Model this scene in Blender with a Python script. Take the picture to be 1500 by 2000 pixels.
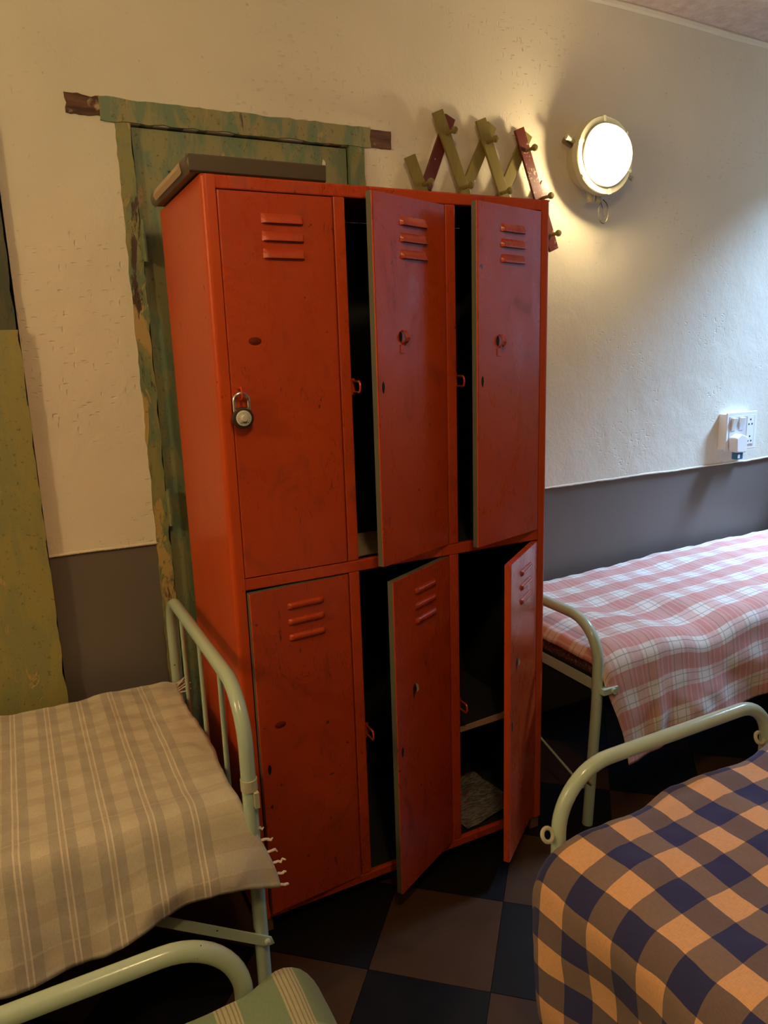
import bpy, bmesh, math, random
from mathutils import Vector, Matrix, noise as mnoise
pi = math.pi; sin = math.sin; cos = math.cos; rad = math.radians
for o in list(bpy.data.objects): bpy.data.objects.remove(o)
SC = bpy.context.scene; COL = SC.collection

# ------------------------------------------------------------------ camera
CAM = Vector((-0.4167, -1.6276, 1.4754)); YAW, PITCH, ROLL, FPX = 0.4652, -0.2139, -0.0326, 1437.34
fwd = Vector((sin(YAW)*cos(PITCH), cos(YAW)*cos(PITCH), sin(PITCH)))
rgt = Vector((cos(YAW), -sin(YAW), 0)); upv = rgt.cross(fwd)
r2 = cos(ROLL)*rgt + sin(ROLL)*upv; u2 = -sin(ROLL)*rgt + cos(ROLL)*upv
cd = bpy.data.cameras.new('camera'); cam = bpy.data.objects.new('camera', cd); COL.objects.link(cam)
cam.matrix_world = Matrix(((r2.x, u2.x, -fwd.x, CAM.x), (r2.y, u2.y, -fwd.y, CAM.y), (r2.z, u2.z, -fwd.z, CAM.z), (0, 0, 0, 1)))
cd.sensor_fit = 'VERTICAL'; cd.sensor_height = 24; cd.lens = FPX*24/2000; cd.clip_start = 0.02
SC.camera = cam

# ------------------------------------------------------------------ world, lights, exposure
SC.view_settings.view_transform = 'Standard'; SC.view_settings.look = 'None'
SC.view_settings.exposure = 0.0; SC.view_settings.gamma = 1.0; SC.view_settings.use_curve_mapping = False
w = bpy.data.worlds.new('world'); SC.world = w; w.use_nodes = True
w.node_tree.nodes['Background'].inputs[0].default_value = (0.45, 0.66, 1.0, 1)
w.node_tree.nodes['Background'].inputs[1].default_value = 1.1
def light(name, kind, loc, power, color, size=0.1, target=None, sizey=None):
    l = bpy.data.lights.new(name, kind); l.energy = power; l.color = color
    if kind == 'AREA':
        l.size = size
        if sizey: l.shape = 'RECTANGLE'; l.size_y = sizey
    else: l.shadow_soft_size = size
    o = bpy.data.objects.new(name, l); COL.objects.link(o); o.location = loc
    if target: o.rotation_euler = (Vector(target)-Vector(loc)).to_track_quat('-Z', 'Y').to_euler()
    return o
WARM = (1.0, 0.735, 0.375)
light('room_bulb', 'POINT', (-2.15, -0.65, 2.15), 42, WARM, 0.07)
light('room_bulb', 'POINT', (-0.10, -1.45, 2.52), 27, WARM, 0.06)
light('window_daylight', 'AREA', (3.75, -0.15, 3.15), 430, (0.36, 0.60, 1.0), 0.6, (2.35, 0.4, 0.9))

# ------------------------------------------------------------------ node helpers
class NT:
    def __init__(s, name, rough=0.5, metal=0.0, spec=0.5):
        s.m = bpy.data.materials.new(name); s.m.use_nodes = True
        s.t = s.m.node_tree; s.b = s.t.nodes['Principled BSDF']
        s.b.inputs['Roughness'].default_value = rough; s.b.inputs['Metallic'].default_value = metal
        s.b.inputs['Specular IOR Level'].default_value = spec
    def n(s, kind): return s.t.nodes.new(kind)
    def put(s, v, sock):
        if isinstance(v, bpy.types.NodeSocket): s.t.links.new(v, sock)
        elif isinstance(v, (tuple, list)): sock.default_value = tuple(v)+((1,) if len(v) == 3 and sock.type == 'RGBA' else ())
        else: sock.default_value = v
    def math(s, op, a, b=None, c=None):
        n = s.n('ShaderNodeMath'); n.operation = op; s.put(a, n.inputs[0])
        if b is not None: s.put(b, n.inputs[1])
        if c is not None: s.put(c, n.inputs[2])
        return n.outputs[0]
    def mix(s, f, a, b, mode='MIX'):
        n = s.n('ShaderNodeMix'); n.data_type = 'RGBA'; n.blend_type = mode
        s.put(f, n.inputs[0]); s.put(a, n.inputs[6]); s.put(b, n.inputs[7]); return n.outputs[2]
    def coord(s, kind='Object', scale=(1, 1, 1), rot=(0, 0, 0), rand=False):
        t = s.n('ShaderNodeTexCoord'); mp = s.n('ShaderNodeMapping'); s.t.links.new(t.outputs[kind], mp.inputs[0])
        mp.inputs['Scale'].default_value = scale; mp.inputs['Rotation'].default_value = rot
        if rand:
            oi = s.n('ShaderNodeObjectInfo'); v = s.n('ShaderNodeVectorMath'); v.operation = 'SCALE'
            v.inputs[0].default_value = (37, 53, 71); s.t.links.new(oi.outputs['Random'], v.inputs[3])
            s.t.links.new(v.outputs[0], mp.inputs['Location'])
        return mp.outputs[0]
    def noise(s, co, scale, detail=4, rough=0.55, dist=0.0):
        n = s.n('ShaderNodeTexNoise'); s.put(co, n.inputs['Vector']); n.inputs['Scale'].default_value = scale
        n.inputs['Detail'].default_value = detail; n.inputs['Roughness'].default_value = rough
        n.inputs['Distortion'].default_value = dist; return n.outputs[0]
    def voro(s, co, scale, feature='F1'):
        n = s.n('ShaderNodeTexVoronoi'); n.feature = feature; s.put(co, n.inputs['Vector']); n.inputs['Scale'].default_value = scale
        return n.outputs[0]
    def ramp(s, f, lo, hi):
        n = s.n('ShaderNodeMapRange'); s.put(f, n.inputs[0]); n.inputs[1].default_value = lo; n.inputs[2].default_value = hi
        n.clamp = True; return n.outputs[0]
    def bump(s, h, strength=0.3, dist=0.01):
        n = s.n('ShaderNodeBump'); n.inputs['Strength'].default_value = strength; n.inputs['Distance'].default_value = dist
        s.put(h, n.inputs['Height']); s.t.links.new(n.outputs[0], s.b.inputs['Normal'])
    def col(s, c): s.put(c, s.b.inputs['Base Color'])
    def rough(s, c): s.put(c, s.b.inputs['Roughness'])
M = {}
def simple(name, c, rough=0.5, metal=0.0, spec=0.5):
    k = NT(name, rough, metal, spec); k.col(c); M[name] = k.m

def mk_plaster():
    k = NT('plaster', 0.62, spec=0.3); co = k.coord()
    big = k.noise(co, 1.6, 3); c = k.mix(k.ramp(big, .35, .7), (0.79, 0.73, 0.58), (0.71, 0.655, 0.52))
    sp = k.noise(co, 55, 2); c = k.mix(k.math('MULTIPLY', k.ramp(sp, .70, .76), .45), c, (0.36, 0.29, 0.22))
    k.col(c)
    med = k.noise(co, 8, 4, .55, .2)
    fl = k.coord(scale=(26, 26, 70), rot=(0, rad(25), 0)); v = k.ramp(k.voro(fl, 1.0), .10, .22)
    fl2 = k.coord(scale=(60, 60, 24), rot=(0, rad(-30), 0)); v2 = k.ramp(k.voro(fl2, .8), .08, .18)
    gate = k.ramp(k.noise(co, 3.0, 2), .49, .62)
    f = k.math('MULTIPLY', k.math('ADD', k.math('SUBTRACT', 1.0, v), k.math('SUBTRACT', 1.0, v2)), gate)
    h = k.math('ADD', k.math('MULTIPLY', med, 1.4), k.math('MULTIPLY', f, -0.45))
    h = k.math('ADD', h, k.math('MULTIPLY', k.noise(co, 120, 3), .18))
    k.bump(h, .6, .007); M['plaster'] = k.m
def mk_ceiling():
    k = NT('ceiling_plaster', 0.9, spec=.2); co = k.coord()
    n = k.noise(co, 22, 5, .7); k.col(k.mix(k.ramp(n, .35, .65), (.56, .44, .38), (.70, .58, .50)))
    k.bump(k.math('ADD', n, k.noise(co, 7, 3)), .8, .02); M['ceiling_plaster'] = k.m
def mk_dado():
    k = NT('dado_paint', 0.45); co = k.coord(); n = k.noise(co, 4, 4)
    k.col(k.mix(n, (.132, .111, .094), (.164, .140, .120))); k.bump(k.noise(co, 14, 4), .2, .004); M['dado_paint'] = k.m
def mk_green(name, a, b, ochre, wood, wl, wh, ol=.56, oh=.60):
    k = NT(name, 0.55); co = k.coord(); st = k.coord(scale=(1, 1, .30))
    n1 = k.noise(st, 19, 6, .68, .5); c = k.mix(k.ramp(n1, .45, .56), a, b)
    n2 = k.noise(st, 9, 6, .65, .8); c = k.mix(k.ramp(n2, ol, oh), c, ochre)
    n3 = k.noise(k.coord(scale=(1, 1, .22)), 17, 6, .7, .5); c = k.mix(k.ramp(n3, wl, wh), c, wood)
    n4 = k.noise(co, 90, 3); c = k.mix(k.math('MULTIPLY', k.ramp(n4, .62, .7), .5), c, (.06, .035, .02))
    k.col(c); h = k.math('ADD', k.math('ADD', k.ramp(n2, ol, oh), k.ramp(n3, wl, wh)), k.math('MULTIPLY', k.noise(k.coord(scale=(1, 1, .1)), 60, 3), .6))
    k.bump(k.math('MULTIPLY', h, -1.0), .5, .003); M[name] = k.m
def mk_wood():
    k = NT('bare_wood', 0.75); n = k.noise(k.coord(scale=(.15, 1, 1)), 70, 5, .6); n2 = k.noise(k.coord(), 25, 4)
    c = k.mix(k.ramp(n, .35, .65), (.05, .02, .012), (.16, .075, .04)); c = k.mix(k.ramp(n2, .60, .68), c, (.45, .33, .2))
    k.col(c); k.bump(n, .5, .004); M['bare_wood'] = k.m
def mk_red(name, base, hi, wear=1.0):
    k = NT(name, 0.33, spec=.5 if wear > .5 else .3); co = k.coord(rand=True); k.b.inputs['Coat Weight'].default_value = .25 if wear > .5 else 0; k.b.inputs['Coat Roughness'].default_value = .16
    n1 = k.noise(co, 3, 4); c = k.mix(k.ramp(n1, .35, .65), base, hi)
    g = k.noise(k.coord(scale=(1, 1, .5), rand=True), 12, 6, .68, .8); c = k.mix(k.math('MULTIPLY', k.ramp(g, .56, .72), .55*wear), c, (.16, .022, .008))
    sc = k.coord(scale=(9, 9, 2.2), rot=(0, rad(22), 0), rand=True); s = k.noise(sc, 4.5, 3, .5, 1.2)
    ln = k.math('LESS_THAN', k.math('ABSOLUTE', k.math('SUBTRACT', s, .5)), .006)
    gate = k.math('GREATER_THAN', k.noise(co, 5, 2), .57)
    c = k.mix(k.math('MULTIPLY', k.math('MULTIPLY', ln, gate), .7*wear), c, (.07, .015, .01))
    sp = k.noise(co, 42, 2); c = k.mix(k.math('MULTIPLY', k.ramp(sp, .73, .76), .8), c, (.05, .012, .008))
    k.col(c); k.rough(k.math('ADD', .26 if wear > .5 else .36, k.math('MULTIPLY', k.ramp(g, .4, .75), .28*wear)))
    k.bump(k.math('ADD', k.noise(co, 5, 2), k.math('MULTIPLY', k.noise(co, 70, 2), .05)), .01+.15*wear, .012); M[name] = k.m
def mk_mint():
    k = NT('mint_paint', 0.20); co = k.coord(rand=True); n = k.noise(co, 6, 3)
    c = k.mix(n, (.42, .53, .41), (.49, .60, .47)); ch = k.noise(co, 38, 3, .6)
    c = k.mix(k.ramp(ch, .715, .73), c, (.07, .05, .035)); k.col(c); k.bump(k.math('MULTIPLY', ch, 1), .12, .003); M['mint_paint'] = k.m
def mk_tile(name, a, b, r):
    k = NT(name, r, spec=.22); co = k.coord(rand=True); n = k.noise(co, 9, 5, .6); oi = k.n('ShaderNodeObjectInfo')
    c = k.mix(k.ramp(n, .3, .7), a, b); c = k.mix(k.math('MULTIPLY', oi.outputs['Random'], .35), c, tuple(x*.55 for x in a))
    k.col(c); k.rough(k.math('ADD', r, k.math('MULTIPLY', k.noise(co, 20, 3), .2))); k.bump(k.noise(co, 40, 3), .1, .002); M[name] = k.m
mk_plaster(); mk_ceiling(); mk_dado(); mk_wood(); mk_mint()
mk_green('green_paint', (.285, .265, .12), (.165, .225, .13), (.40, .29, .12), (.07, .028, .015), .66, .70)
mk_green('green_paint_worn', (.27, .25, .09), (.15, .20, .10), (.46, .32, .11), (.065, .028, .015), .58, .62, .54, .57)
mk_green('olive_green_paint', (.31, .275, .085), (.25, .25, .10), (.44, .31, .11), (.07, .03, .015), .68, .72, .575, .605)
mk_green('dark_green_paint', (.085, .085, .04), (.05, .065, .035), (.13, .095, .04), (.04, .02, .012), .6, .66)
mk_red('red_paint', (.46, .048, .007), (.53, .062, .009))
mk_red('smooth_lit_red_paint', (.50, .060, .008), (.55, .070, .010), .15)  # same red paint, made more orange: warm light on the sides put into colour
mk_tile('brown_tile', (.048, .022, .008), (.066, .032, .012), .45)
mk_tile('black_tile', (.004, .0034, .003), (.008, .007, .006), .42)
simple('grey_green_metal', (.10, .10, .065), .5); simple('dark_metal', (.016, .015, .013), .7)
simple('grout', (.03, .025, .02), .9); simple('slot_black', (.006, .004, .004), .8)
simple('tray_metal', (.085, .058, .034), .42); simple('card', (.42, .30, .19), .8); simple('paper', (.65, .62, .55), .8)
simple('chrome', (.75, .72, .68), .18, 1.0); simple('lock_black', (.05, .025, .018), .35); simple('dial', (.62, .60, .50), .35)
simple('dial_mark', (.12, .13, .07), .5); simple('maroon_wood', (.12, .022, .012), .4); simple('lamp_paint', (.50, .48, .34), .4)
simple('dark_wire', (.20, .17, .12), .4, .6); simple('brass', (.38, .30, .12), .35, .8); simple('dark_red', (.15, .018, .007), .8, 0, .15); simple('rust', (.16, .07, .035), .8)
simple('white_plastic', (.82, .80, .76), .3); simple('switch_grey', (.62, .60, .58), .35); simple('blue_plug', (.03, .16, .30), .3)
simple('thread', (.70, .58, .46), .9); simple('bulb_glass', (.9, .9, .9), .1)
simple('pink_thread', (.62, .26, .20), .9)
def mk_olive():
    k = NT('olive_varnish', .28); co = k.coord(scale=(1, 1, .2), rand=True); n = k.noise(co, 60, 4)
    k.col(k.mix(n, (.155, .12, .028), (.27, .215, .06))); k.bump(n, .2, .002); M['olive_varnish'] = k.m
    k = NT('peeling_maroon', .35); co = k.coord(); n = k.noise(co, 45, 5, .7)
    k.col(k.mix(k.ramp(n, .58, .63), (.12, .022, .010), (.42, .32, .22))); M['peeling_maroon'] = k.m
mk_olive()
def mk_lampglass():
    k = NT('lamp_glass'); t = k.t
    e = k.n('ShaderNodeEmission'); e.inputs[0].default_value = (1.0, .86, .58, 1); e.inputs[1].default_value = 3.4
    tr = k.n('ShaderNodeBsdfTransparent'); mx = k.n('ShaderNodeMixShader'); mx.inputs[0].default_value = .6
    t.links.new(tr.outputs[0], mx.inputs[1]); t.links.new(e.outputs[0], mx.inputs[2])
    t.links.new(mx.outputs[0], t.nodes['Material Output'].inputs[0]); M['lamp_glass'] = k.m
mk_lampglass()
def mk_glass():
    k = NT('window_glass', .05); k.col((1, 1, 1)); t = k.t
    tr = k.n('ShaderNodeBsdfTransparent'); gl = k.n('ShaderNodeBsdfGlossy'); gl.inputs['Roughness'].default_value = .02
    mx = k.n('ShaderNodeMixShader'); mx.inputs[0].default_value = .06
    t.links.new(tr.outputs[0], mx.inputs[1]); t.links.new(gl.outputs[0], mx.inputs[2]); t.links.new(mx.outputs[0], t.nodes['Material Output'].inputs[0])
    M['window_glass'] = k.m
mk_glass()
# ---- woven fabrics (UV in metres)
def fab(name):
    k = NT(name, .9, spec=.15); k.b.inputs['Sheen Weight'].default_value = .15
    uv = k.n('ShaderNodeUVMap'); se = k.n('ShaderNodeSeparateXYZ'); k.t.links.new(uv.outputs[0], se.inputs[0])
    k.U, k.V, k.uvo = se.outputs[0], se.outputs[1], uv.outputs[0]
    def stripe(c, per, a, b):
        f = k.math('FRACT', k.math('DIVIDE', k.math('ADD', c, 10*per), per))
        return k.math('MULTIPLY', k.math('GREATER_THAN', f, a), k.math('LESS_THAN', f, b))
    k.stripe = stripe
    def weave(c, amt=.14):
        mp = k.n('ShaderNodeMapping'); k.t.links.new(k.uvo, mp.inputs[0]); mp.inputs['Scale'].default_value = (700, 90, 1)
        mp2 = k.n('ShaderNodeMapping'); k.t.links.new(k.uvo, mp2.inputs[0]); mp2.inputs['Scale'].default_value = (90, 700, 1)
        n = k.math('ADD', k.noise(mp.outputs[0], 1, 2), k.noise(mp2.outputs[0], 1, 2))
        big = k.noise(k.coord(), 7, 3)
        c = k.mix(k.math('MULTIPLY', k.ramp(n, .8, 1.2), amt), c, (.02, .018, .015)); k.col(c)
        k.bump(k.math('ADD', k.math('MULTIPLY', n, .12), big), .35, .006)
    k.weave = weave
    return k
def mk_fabrics():
    k = fab('beige_plaid'); s = k.stripe; P = .083
    c = k.mix(k.ramp(k.noise(k.coord(), 5, 3), .3, .7), (.60, .54, .40), (.65, .585, .44))
    c = k.mix(k.math('MULTIPLY', s(k.V, .075, .1, .5), .28), c, (.40, .30, .21))
    body = k.math('LESS_THAN', k.U, .087); g = k.math('MULTIPLY', body, k.math('MAXIMUM', s(k.U, P, .20, .42), s(k.U, P, .58, .80))); c = k.mix(k.math('MULTIPLY', g, .58), c, (.375, .33, .28))
    c = k.mix(k.math('MULTIPLY', k.math('MULTIPLY', body, s(k.U, P, .42, .58)), .5), c, (.43, .375, .29))
    l = k.math('MULTIPLY', body, k.math('MAXIMUM', s(k.U, P, .42, .46), s(k.U, P, .54, .58))); c = k.mix(k.math('MULTIPLY', l, .8), c, (.78, .69, .55))
    c = k.mix(k.math('MULTIPLY', s(k.V, .21, .3, .32), .4), c, (.70, .60, .44))
    k.weave(c); M['beige_plaid'] = k.m
    k = fab('pink_plaid'); s = k.stripe; P, Q = .118, .125
    A, B = s(k.U, P, .0, .48), s(k.V, Q, .0, .5)
    c = k.mix(k.math('MULTIPLY', A, .45), (.80, .73, .64), (.58, .18, .14)); c = k.mix(k.math('MULTIPLY', B, .64), c, (.56, .16, .12))
    wl = k.math('MAXIMUM', s(k.U, P, .1, .14), s(k.U, P, .34, .38)); c = k.mix(k.math('MULTIPLY', wl, .25), c, (.85, .75, .66))
    d = k.math('MAXIMUM', k.math('MAXIMUM', s(k.U, P, .58, .605), s(k.U, P, .87, .895)), k.math('MAXIMUM', s(k.V, Q, .62, .645), s(k.V, Q, .86, .885)))
    c = k.mix(k.math('MULTIPLY', d, .5), c, (.13, .09, .07)); k.weave(c, .10); M['pink_plaid'] = k.m
    k = fab('blue_orange_check'); s = k.stripe; P = .1135
    A, B = s(k.U, P, .0, .5), s(k.V, P, .0, .5)
    c1 = k.mix(A, (.80, .44, .22), (.185, .130, .130)); c2 = k.mix(A, (.255, .175, .145), (.036, .040, .135)); c = k.mix(B, c1, c2)
    k.weave(c, .16); M['blue_orange_check'] = k.m
    k = fab('green_plaid'); s = k.stripe; P = .0955
    c = k.mix(0.0, (.20, .27, .16), (.2, .3, .2))
    c = k.mix(k.math('MULTIPLY', s(k.V, .15, .0, .30), .3), c, (.42, .44, .27))
    c = k.mix(k.math('MULTIPLY', s(k.U, P, .12, .48), .8), c, (.52, .44, .28))
    for a in (.155, .225, .30, .37, .43): c = k.mix(k.math('MULTIPLY', s(k.U, P, a, a+.022), .75), c, (.17, .20, .10))
    for a in (.02, .08): c = k.mix(k.math('MULTIPLY', s(k.V, .15, a, a+.018), .5), c, (.55, .5, .34))
    k.weave(c, .12); M['green_plaid'] = k.m
    k = NT('brown_ticking', .9); co = k.coord(); n = k.noise(co, 60, 3, .6, 1.5)
    k.col(k.mix(k.ramp(n, .55, .6), (.095, .045, .025), (.30, .20, .12))); M['brown_ticking'] = k.m
    k = NT('mattress_stripe', .9); k.col((.35, .3, .24)); M['mattress_stripe'] = k.m
    k = NT('newsprint', .8); co = k.coord(); n = k.noise(co, 30, 3); l = k.noise(k.coord(scale=(1, 8, 1)), 40, 2)
    c = k.mix(k.ramp(l, .45, .55), (.26, .24, .21), (.09, .085, .08)); c = k.mix(k.ramp(n, .60, .64), c, (.25, .05, .03)); k.col(c); M['newsprint'] = k.m
mk_fabrics()

# ------------------------------------------------------------------ mesh helpers
class MB:
    def __init__(s): s.v = []; s.f = []; s.mi = []; s.uv = None
    def add(s, vs, fs, mi=0):
        o = len(s.v); s.v += [Vector(p) for p in vs]; s.f += [[i+o for i in f] for f in fs]; s.mi += [mi]*len(fs); return s
    def box(s, a, b, mi=0):
        (x0, y0, z0), (x1, y1, z1) = a, b
        vs = [(x0, y0, z0), (x1, y0, z0), (x1, y1, z0), (x0, y1, z0), (x0, y0, z1), (x1, y0, z1), (x1, y1, z1), (x0, y1, z1)]
        return s.add(vs, [(3, 2, 1, 0), (4, 5, 6, 7), (0, 1, 5, 4), (1, 2, 6, 5), (2, 3, 7, 6), (3, 0, 4, 7)], mi)
    def prism(s, poly, axis, a, b, mi=0):
        # poly: list of 2-D points on the plane square to the axis ('x': (y,z), 'y': (x,z), 'z': (x,y))
        def P(p, t): return {'x': (t, p[0], p[1]), 'y': (p[0], t, p[1]), 'z': (p[0], p[1], t)}[axis]
        n = len(poly); vs = [P(p, a) for p in poly]+[P(p, b) for p in poly]
        return s.add(vs, [tuple(range(n)), tuple(range(2*n-1, n-1, -1))]+[(i, i+n, (i+1) % n+n, (i+1) % n) for i in range(n)], mi)
    def tube(s, path, r, seg=12, cap=True, closed=False, mi=0):
        P = [Vector(p) for p in path]; n = len(P); vs = []; fs = []
        prev = None
        for i in range(n):
            if closed: d = P[(i+1) % n]-P[i-1]
            else: d = P[min(i+1, n-1)]-P[max(i-1, 0)]
            d.normalize()
            if prev is None:
                up = Vector((0, 0, 1)) if abs(d.z) < .9 else Vector((1, 0, 0)); x = d.cross(up).normalized()
            else: x = (prev-d*prev.dot(d)).normalized()
            prev = x; y = d.cross(x); rr = r[i] if isinstance(r, (list, tuple)) else r
            for k in range(seg): a = 2*pi*k/seg; vs.append(P[i]+x*(cos(a)*rr)+y*(sin(a)*rr))
        for i in range(n if closed else n-1):
            j = (i+1) % n
            for k in range(seg): fs.append((i*seg+k, i*seg+(k+1) % seg, j*seg+(k+1) % seg, j*seg+k))
        if cap and not closed: fs += [tuple(range(seg-1, -1, -1)), tuple(range((n-1)*seg, n*seg))]
        return s.add(vs, fs, mi)
    def lathe(s, prof, c, axis='y', seg=40, mi=0):
        # prof: list of (radius, t along the axis)
        vs = []; fs = []; n = len(prof)
        for r, t in prof:
            for k in range(seg):
                a = 2*pi*k/seg; p, q = r*cos(a), r*sin(a)
                vs.append(Vector(c)+Vector({'y': (p, t, q), 'z': (p, q, t), 'x': (t, p, q)}[axis]))
        for i in range(n-1):
            for k in range(seg): fs.append((i*seg+k, i*seg+(k+1) % seg, (i+1)*seg+(k+1) % seg, (i+1)*seg+k))
        fs += [tuple(range(seg)), tuple(range(n*seg-1, (n-1)*seg-1, -1))]
        return s.add(vs, fs, mi)
    def build(s, name, mats, parent=None, smooth=False, bevel=0, origin=None):
        me = bpy.data.meshes.new(name); og = Vector(origin) if origin else Vector((0, 0, 0))
        me.from_pydata([tuple(p-og) for p in s.v], [], s.f)
        for m in ([mats] if isinstance(mats, str) else mats): me.materials.append(M[m])
        for p, i in zip(me.polygons, s.mi): p.material_index = i
        if s.uv:
            l = me.uv_layers.new(name='UVMap')
            for lp in me.loops: l.data[lp.index].uv = s.uv[lp.vertex_index]
        bm = bmesh.new(); bm.from_mesh(me); bmesh.ops.recalc_face_normals(bm, faces=bm.faces); bm.to_mesh(me); bm.free()
        o = bpy.data.objects.new(name, me); COL.objects.link(o); o.location = og
        if parent: o.parent = parent
        if smooth:
            me.shade_smooth()
            md = o.modifiers.new('split', 'EDGE_SPLIT'); md.split_angle = rad(42)
        if bevel:
            md = o.modifiers.new('bevel', 'BEVEL'); md.width = bevel; md.segments = 2; md.limit_method = 'ANGLE'; md.angle_limit = rad(50)
        return o
def tag(o, label, cat, group=None):
    o['label'] = label; o['category'] = cat
    if group: o['group'] = group
    return o
def empty(name, loc, label=None, cat=None, group=None):
    o = bpy.data.objects.new(name, None); COL.objects.link(o); o.location = loc; o.empty_display_size = .05
    if label: tag(o, label, cat, group)
    return o
def struct(o): o['kind'] = 'structure'; return o
def kid(o, parent):
    # parent a part built in world coordinates under an Empty that only has a location
    o.parent = parent; o.matrix_parent_inverse = Matrix.Translation(-parent.location); return o
def part(mb, name, mats, parent, **k):
    o = mb.build(name, mats, None, **k); kid(o, parent); return o
def fillet(pts, r, seg=8):
    P = [Vector(p) for p in pts]; out = [P[0]]
    for i in range(1, len(P)-1):
        a, b = (P[i-1]-P[i]), (P[i+1]-P[i]); rr = r[i-1] if isinstance(r, (list, tuple)) else r
        ang = a.angle(b); d = min(rr/math.tan(ang/2), a.length*.49, b.length*.49) if ang < pi-.001 else 0
        if d == 0: out.append(P[i]); continue
        rr = d*math.tan(ang/2); a.normalize(); b.normalize(); c = P[i]+(a+b).normalized()*(rr/sin(ang/2))
        s0 = P[i]+a*d-c; s1 = P[i]+b*d-c; tot = s0.angle(s1); ax = s0.cross(s1).normalized()
        for k in range(seg+1): out.append(c+Matrix.Rotation(tot*k/seg, 3, ax) @ s0)
    out.append(P[-1]); return out
def fbm(x, y, z=0.0, s=1.0): return mnoise.fractal(Vector((x*s, y*s, z)), 1.0, 2.0, 3)
def sm(x, a, b):
    t = max(0, min(1, (x-a)/(b-a))); return t*t*(3-2*t)
def interp(x, tab):
    if x <= tab[0][0]: return tab[0][1]
    for (a, p), (b, q) in zip(tab, tab[1:]):
        if x <= b: return p+(q-p)*(x-a)/(b-a)
    return tab[-1][1]

# ------------------------------------------------------------------ the room
YW = 0.58; XL, XR, YB, ZC = -2.6, 3.0, -5.6, 2.655; ZD = 0.945
DL, DR = -0.066, 0.66            # opening of the door behind the locker
EL, ER = -1.25, -0.364           # opening of the door at the left
def lip(x0, x1, seed, n=60):     # uneven lower edge of the plaster above the dado
    return [(x0+(x1-x0)*i/n, ZD+.004*fbm(x0+(x1-x0)*i/n, seed, 0, 5)+.0015*fbm(i*.7, seed, 1)) for i in range(n+1)]
mb = MB()
mb.box((XL, YW, 2.094), (XR, YW+.2, ZC+.1)); mb.box((XL, YW, 1.0), (EL, YW+.2, 2.094))
for a, b, sd in ((ER, DL, 1.0), (DR, XR, 2.0)):
    e = lip(a, b, sd); mb.prism(e+[(b, 2.094), (a, 2.094)], 'y', YW, YW+.2)
mb.box((XL, YW, ZD), (EL, YW+.2, 1.0))
wall = struct(mb.build('wall_back', 'plaster'))
mb = MB()
for a, b in ((XL, EL), (ER, DL), (DR, XR)): mb.box((a, YW+.007, 0), (b, YW+.2, ZD+.02))
mb.build('dado_band', 'dado_paint', wall)
# thin pale edge left along the top of the dado
for a, b, sd in ((ER, DL, 1.0), (DR, XR, 2.0)):
    e = lip(a, b, sd, 120); mb = MB().tube([(x, YW+.0005, z-.001) for x, z in e], [.0042+.0012*fbm(x, sd, 4, 9) for x, z in e], 8)
    mb.build('plaster_lip', 'plaster', wall, smooth=True)
def side_wall(name, x0, x1, hole=None):
    mb = MB()
    if hole:
        y0, y1, z0, z1 = hole
        for a, b, c, d in ((YB, y0, ZD, ZC+.1), (y1, YW+.2, ZD, ZC+.1), (y0, y1, ZD, z0), (y0, y1, z1, ZC+.1)): mb.box((x0, a, c), (x1, b, d))
    else: mb.box((x0, YB, ZD), (x1, YW+.2, ZC+.1))
    wl = struct(mb.build(name, 'plaster')); MB().box((x0, YB, 0), (x1, YW+.2, ZD)).build('dado_band', 'dado_paint', wl); return wl
WIN = (-1.10, .38, 1.30, 2.50)
wr = side_wall('wall_right', XR, XR+.2, WIN); side_wall('wall_left', XL-.2, XL)
wf = struct(MB().box((XL-.2, YB-.2, ZD), (XR+.2, YB, ZC+.1)).build('wall_front', 'plaster'))
MB().box((XL-.2, YB-.2, 0), (XR+.2, YB, ZD)).build('dado_band', 'dado_paint', wf)
# ceiling, slightly uneven
mb = MB(); nx, ny = 60, 66
vs = []
for j in range(ny+1):
    for i in range(nx+1):
        x = XL-.1+(XR-XL+.2)*i/nx; y = YB-.1+(YW-YB+.15)*j/ny
        z = ZC-.03*sm(x, 1.6, 2.9)+.012*fbm(x, y, 3, 2.2)*sm(YW-y, .03, .25)
        vs.append((x, y, z))
mb.add(vs, [(j*(nx+1)+i, j*(nx+1)+i+1, (j+1)*(nx+1)+i+1, (j+1)*(nx+1)+i) for j in range(ny) for i in range(nx)])
mb.add([(XL-.1, YB-.1, ZC+.08), (XR+.1, YB-.1, ZC+.08), (XR+.1, YW+.1, ZC+.08), (XL-.1, YW+.1, ZC+.08)], [(0, 1, 2, 3)])
ceil = struct(mb.build('ceiling', 'ceiling_plaster'))
# rounded plaster bead where wall and ceiling meet
MB().tube([(XL+5.6*i/60, YW-.004, ZC-.006-.03*sm(XL+5.6*i/60, 1.6, 2.9)+.003*fbm(i*.3, 7)) for i in range(61)], .014, 8).build('cove_bead', 'plaster', ceil, smooth=True)
# window in the right wall (out of view, lets the daylight in)
y0, y1, z0, z1 = WIN
win = struct(empty('window_1', (XR+.1, (y0+y1)/2, z0)))
mb = MB()
for a, b in (((y0, z0), (y1, z0+.05)), ((y0, z1-.05), (y1, z1)), ((y0, z0+.05), (y0+.05, z1-.05)), ((y1-.05, z0+.05), (y1, z1-.05)), (((y0+y1)/2-.02, z0+.05), ((y0+y1)/2+.02, z1-.05))):
    mb.box((XR+.07, a[0], a[1]), (XR+.12, b[0], b[1]))
part(mb, 'window_frame', 'green_paint', win)
ym = (y0+y1)/2
for a, b in ((y0+.05, ym-.02), (ym+.02, y1-.05)): part(MB().box((XR+.092, a, z0+.05), (XR+.098, b, z1-.05)), 'pane', 'window_glass', win)

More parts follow.
